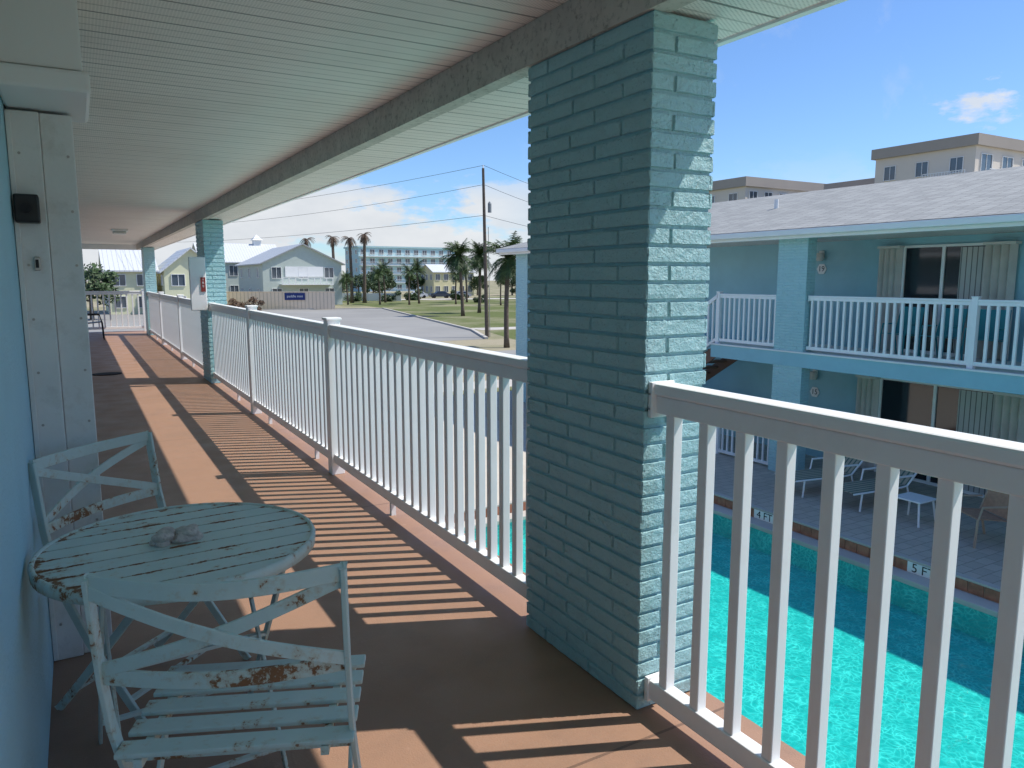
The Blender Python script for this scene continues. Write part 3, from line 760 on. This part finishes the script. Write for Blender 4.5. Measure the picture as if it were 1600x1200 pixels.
def house(x0,x1,y0,y1,ze,zr,axis,mw,mr,label,wins=3,floors=2,ov=.5):
    e=thing('house',((x0+x1)/2,(y0+y1)/2,G),label,'house','houses beyond the parking lot')
    mb=MB().box(x0,x1,y0,y1,G,ze); xm=(x0+x1)/2; ym=(y0+y1)/2
    if axis=='y': mb.add([(x0,y0,ze),(x1,y0,ze),(xm,y0,zr)],[(0,1,2)]); mb.add([(x0,y1,ze),(x1,y1,ze),(xm,y1,zr)],[(0,1,2)])
    else: mb.add([(x0,y0,ze),(x0,y1,ze),(x0,ym,zr)],[(0,1,2)]); mb.add([(x1,y0,ze),(x1,y1,ze),(x1,ym,zr)],[(0,1,2)])
    mk('wall',mb,mw,e)
    mb=MB(); th=.18
    def slab(a,b,c,d):
        a,b,c,d=map(Vector,(a,b,c,d)); u=Vector((0,0,th)); mb.add([a,b,c,d,a+u,b+u,c+u,d+u],[(0,1,2,3),(4,5,6,7),(0,1,5,4),(1,2,6,5),(2,3,7,6),(3,0,4,7)])
    if axis=='y':
        k=(zr-ze)/(xm-x0)*ov
        slab((x0-ov,y0-ov,ze-k),(xm,y0-ov,zr),(xm,y1+ov,zr),(x0-ov,y1+ov,ze-k)); slab((xm,y0-ov,zr),(x1+ov,y0-ov,ze-k),(x1+ov,y1+ov,ze-k),(xm,y1+ov,zr))
    else:
        k=(zr-ze)/(ym-y0)*ov
        slab((x0-ov,y0-ov,ze-k),(x1+ov,y0-ov,ze-k),(x1+ov,ym,zr),(x0-ov,ym,zr)); slab((x0-ov,ym,zr),(x1+ov,ym,zr),(x1+ov,y1+ov,ze-k),(x0-ov,y1+ov,ze-k))
    mk('roof',mb,mr,e)
    fh=(ze-G)/floors
    for f in range(floors):
        z=G+fh*(f+.55)
        for i in range(wins):
            x=x0+(x1-x0)*(i+.5)/wins; window(e,'y',(x,y0,z),min(1.4,(x1-x0)/wins*.5),fh*.5)
        for i in range(3): window(e,'x',(x0,y0+(y1-y0)*(i+.5)/3,z),1.0,fh*.45)
    return e
hA=house(25,37.4,120,140,3.9,6.8,'y',M_gry,M_metalY,'grey-green two-storey gable house with metal roof',3)
mb=MB().box(27.5,35.5,118.2,119.99,.55,.7); 
for i in range(9): mb.box(27.5+i*.98,27.62+i*.98,118.2,118.3,.7,1.6)
mb.box(27.5,35.5,118.2,118.3,1.6,1.7); mk('balcony',mb,M_trim,hA)
mk('garage_door',MB().box(28.4,34.4,119.9,119.97,1.8,3.4),M_trim,hA)
house(3.2,8.2,100,112,2.5,4.9,'x',M_grn,M_metal,'pale yellow-green house with white metal roof',2)
hB=house(9.0,15.0,97,110,2.5,5.0,'y',M_grn,M_metal,'pale house with gabled white metal roof',2)
hC=house(20,34,146,160,4.6,8.0,'x',M_gry,M_metal,'grey roofed house with small white cupolas',4)
for x in(23,31): mk('cupola',MB().box(x-.7,x+.7,152.3,153.7,7.6,8.9).add([(x-1,152,8.9),(x+1,152,8.9),(x+1,154,8.9),(x-1,154,8.9),(x,153,10)],[(0,1,4),(1,2,4),(2,3,4),(3,0,4)]),M_trim,hC)
hD=house(34.5,42,152,162,4.0,6.6,'x',M_cream,M_orange,'cream house with terracotta roof',3)
house(76,87,170,178,3.2,4.9,'x',M_yel,M_metal,'yellow two-storey house among palms',5)
def block(x0,x1,y0,y1,zt,floors,mw,label,nx,ny,balc=False,parapet=None,ph=.8,name='apartment_building',bx=None,balx=None):
    e=thing(name,((x0+x1)/2,(y0+y1)/2,G),label,'building')
    mk('wall',MB().box(x0,x1,y0,y1,G,zt),mw,e)
    mk('parapet',MB().box(x0-.4,x1+.4,y0-.4,y1+.4,zt,zt+ph),parapet or mw,e)
    fh=(zt-G)/floors
    for f in range(floors):
        z=G+fh*(f+.5)
        for i in range(nx): window(e,'y',(x0+(x1-x0)*(i+.5)/nx,y0,z),(x1-x0)/nx*.5,fh*.55)
        for i in range(ny): window(e,'x',(x0,y0+(y1-y0)*(i+.5)/ny,z),(y1-y0)/ny*.35,fh*.42)
        zz=G+fh*f
        if balc:
            a,b=bx or (x0,x1)
            mb=MB().box(a,b,y0-1.6,y0-.01,zz-.12,zz+.08).box(a,b,y0-1.6,y0-1.54,zz+1.0,zz+1.08)
            k=int((b-a)/.35)
            for i in range(k+1): 
                xx=a+(b-a-.05)*i/k; mb.box(xx,xx+.05,y0-1.59,y0-1.55,zz+.08,zz+1.0)
            mk('balcony',mb,M_trim,e)
        if balx:
            a,b=balx
            mb=MB().box(x0-1.5,x0-.01,a,b,zz-.12,zz+.08).box(x0-1.5,x0-1.44,a,b,zz+1.0,zz+1.08)
            k=int((b-a)/.3)
            for i in range(k+1):
                yy=a+(b-a-.05)*i/k; mb.box(x0-1.49,x0-1.45,yy,yy+.05,zz+.08,zz+1.0)
            mk('balcony',mb,M_trim,e)
    return e
block(80,117,238,252,11.6,5,M_aqua,'long pale aqua five-storey apartment building',12,3,ph=.5,balc=True)
block(40,72,262,275,9.5,4,M_cream,'cream low apartment building in the distance',8,3)
cA=block(86.4,112,48,60,16.0,5,M_cream,'cream condominium with taupe roof band and white balconies',6,3,True,M_taupe,1.2,bx=(86.5,112),balx=(48.2,53))
cC=block(92,108,63,71,13.2,6,M_taupe,'taupe condominium section with arched window',3,2,False,M_taupe,1.4)
arc=[(1.5*math.cos(math.pi*k/12),1.5*math.sin(math.pi*k/12)) for k in range(13)]
mk('arched_window',MB().add([(91.9,65.6+a,11.6+b) for a,b in arc]+[(91.98,65.6+a,11.6+b) for a,b in arc],[tuple(range(13)),tuple(range(13,26))[::-1]]),M_aqua,cC)
cB=block(82.6,101,77.3,95,14.4,6,M_cream,'cream condominium wing with taupe roof band',6,4,True,M_taupe,1.3,bx=(88,99))
block(84,92,62,70,11.0,5,M_cream,'low cream condominium link',2,2,False,M_taupe,1.0)

f0=Vector((10.,110.5,0)); f1=Vector((30.4,100.9,0)); fd=(f1-f0); fl=fd.length; ang=math.atan2(fd.y,fd.x)
fe=thing('fence',(f0.x,f0.y,G),'long tan corrugated fence behind the parking lot','fence',rot=ang)
mk('panel',MB().box(0,fl,-.04,.04,0.05,2.35),M_corr,fe,True)
mk('cap_rail',MB().box(-.05,fl+.05,-.09,.09,2.35,2.45),M_tanf,fe,True)
bn=thing('banner',(f0.x,f0.y,G),'blue banner with white lettering on the tan fence','banner',rot=ang)
mk('cloth',MB().box(15.9,18.6,-.16,-.13,1.3,2.25),M_blue,bn,True)
tx=text('lettering','paddle mini',.46,(17.25,-.165,1.8),(1,0,0),(0,0,1),M_txtw); tx.parent=bn
wf2=thing('fence',(41.7,137.5,G),'white vinyl fence on the far side of the lawn','fence',rot=math.atan2(-3.9,6.7))
mb=MB().box(0,12,-.02,.02,.1,1.5)
for i in range(7): mb.box(i*2-.06,i*2+.06,-.06,.06,0,1.65)
mk('panel',mb,M_trim,wf2,True)

def upole(x,y,top,label):
    e=thing('utility_pole',(x,y,G),label,'utility pole','utility poles')
    mk('shaft',MB().tube([(x,y,G),(x-.25,y,top)],[.15,.09],10),M_pole,e)
    mk('transformer',MB().tube([(x+.20,y-.1,top-3.0),(x+.20,y-.1,top-2.4),(x+.20,y-.1,top-2.25)],[.13,.13,.05],12),mat_tr,e)
    mk('insulator',MB().tube([(x-.25,y,top),(x-.25,y,top+.22)],[.05,.03],8),M_trim,e)
    mk('riser',MB().tube([(x+.18,y-.1,G),(x+.08,y-.1,top-4)],.025,6),M_steel,e)
upole(25.3,47.4,9.1,'tall wooden utility pole with transformer on the grass verge')
upole(62,72,9.1,'wooden utility pole beside the condominiums')
def wire(a,b,sag,r=.014):
    a=Vector(a);b=Vector(b); pts=[]
    for i in range(17):
        t=i/16; p=a.lerp(b,t); p.z-=sag*4*t*(1-t); pts.append(p)
    o=mk('power_line',MB().tube(pts,r,5),M_black); tag(o,'thin black overhead power line strung from the utility pole','power line','overhead power lines')
for za,zb,sg in((9.3,9.6,.8),(8.0,8.4,1.0),(5.9,6.2,.6)):
    wire((25.1,47.4,za),(5,112,zb),sg); wire((25.1,47.4,za),(62,72,za),sg)

def car(x,y,rot,m,label):
    e=thing('parked_car',(x,y,G),label,'car','cars along the distant street',rot)
    pr=[(-2.2,.35),(-2.25,.75),(-2.1,.95),(-1.2,1.0),(-.6,1.42),(.9,1.45),(1.6,1.02),(2.15,.9),(2.25,.6),(2.2,.35)]
    n=len(pr); vs=[(a,-.85+(.12 if z>1.1 else 0),z) for a,z in pr]+[(a,.85-(.12 if z>1.1 else 0),z) for a,z in pr]
    mk('body',MB().add(vs,[tuple(range(n)),tuple(range(n,2*n))[::-1]]+[(i,(i+1)%n,n+(i+1)%n,n+i) for i in range(n)]),m,e,True,bevel=.04)
    for s in(-1,1): mk('window',MB().add([(-1.05,s*.865,1.02),(1.4,s*.865,1.02),(.85,s*.76,1.38),(-.55,s*.76,1.38)],[(0,1,2,3)]),M_glass,e,True)
    for a in(-1.4,1.4):
        for s in(-1,1): mk('wheel',MB().tube([(a,s*.72,.32),(a,s*.9,.32)],.32,14),M_tyre,e,True)
car(64,152,-.2,M_carw,'white car parked on the distant street')
car(68.5,150,-.2,M_carb,'dark car parked on the distant street')
car(73,149,-.2,M_carr,'silver car parked on the distant street')

# ================================================================ LIGHT
sd=Vector((1.0,-.42,1.55)).normalized()
el=math.asin(sd.z); az=math.atan2(sd.x,sd.y)
w=bpy.data.worlds.new('World'); bpy.context.scene.world=w; w.use_nodes=True; nt=w.node_tree
bg=nt.nodes['Background']; sky=N(nt,'ShaderNodeTexSky'); sky.sky_type='NISHITA'; sky.sun_disc=False
sky.sun_elevation=el; sky.sun_rotation=az; sky.air_density=1.0; sky.dust_density=.3; sky.ozone_density=2.0
tc=N(nt,'ShaderNodeTexCoord'); sp=N(nt,'ShaderNodeSeparateXYZ'); L(nt,tc.outputs['Generated'],sp.inputs[0])
mp=N(nt,'ShaderNodeMapping'); mp.inputs['Scale'].default_value=(1,1,2.4); L(nt,tc.outputs['Generated'],mp.inputs[0])
n=NOISE(nt,mp.outputs[0],8.5,10,.6)
el_m=RAMP(nt,sp.outputs[2],[(.0,.36),(.06,.30),(.115,.17),(.16,0.)])
f=RAMP(nt,MA(nt,'ADD',n,MA(nt,'MULTIPLY',el_m,.78)),[(.57,0.),(.67,.98)])
f=MA(nt,'MULTIPLY',f,RAMP(nt,sp.outputs[2],[(.10,1.),(.16,.0)]))
f=MA(nt,'MULTIPLY',f,RAMP(nt,sp.outputs[0],[(.45,1.),(.72,.25)]))
vd=N(nt,'ShaderNodeVectorMath',operation='DISTANCE'); L(nt,mp.outputs[0],vd.inputs[0]); vd.inputs[1].default_value=(.862,.478,.185*2.4)
n2=NOISE(nt,mp.outputs[0],22,8,.6)
f2=RAMP(nt,MA(nt,'SUBTRACT',n2,MA(nt,'MULTIPLY',vd.outputs['Value'],4.0)),[(.32,0.),(.50,.85)])
mp2=N(nt,'ShaderNodeMapping'); mp2.inputs['Scale'].default_value=(1.2,5,3); mp2.inputs['Rotation'].default_value=(.3,.5,.4); L(nt,tc.outputs['Generated'],mp2.inputs[0])
f3=RAMP(nt,NOISE(nt,mp2.outputs[0],2.4,9,.62),[(.58,0.),(.85,.40)])
ff=MA(nt,'MAXIMUM',MA(nt,'MAXIMUM',f,f2),f3)
skc=MIX(nt,1.0,sky.outputs[0],(.67,.87,1.14),'MULTIPLY')
shade=NOISE(nt,mp.outputs[0],14,5)
L(nt,MIX(nt,ff,skc,MIX(nt,shade,(4.2,4.5,4.9),(6.0,6.1,6.2))),bg.inputs[0]); bg.inputs[1].default_value=.15
sl=bpy.data.lights.new('sun','SUN'); sl.energy=5.0; sl.angle=math.radians(.55); sl.color=(1,.955,.88)
so=bpy.data.objects.new('sun',sl); COL.objects.link(so); so.rotation_euler=(-sd).to_track_quat('-Z','Y').to_euler(); so.location=(20,-10,30)

# ================================================================ CAMERA
cam=bpy.data.cameras.new('camera'); co=bpy.data.objects.new('camera',cam); COL.objects.link(co)
P=math.radians(8); Yw=math.radians(30)
fw=Vector((math.sin(Yw)*math.cos(P),math.cos(Yw)*math.cos(P),-math.sin(P)))
co.location=(0,0,1.5); co.rotation_euler=fw.to_track_quat('-Z','Y').to_euler()
cam.lens=36*1170/1600; cam.clip_start=.03; cam.clip_end=4000
sc_=bpy.context.scene; sc_.camera=co
sc_.view_settings.view_transform='Standard'; sc_.view_settings.look='None'; sc_.view_settings.exposure=0
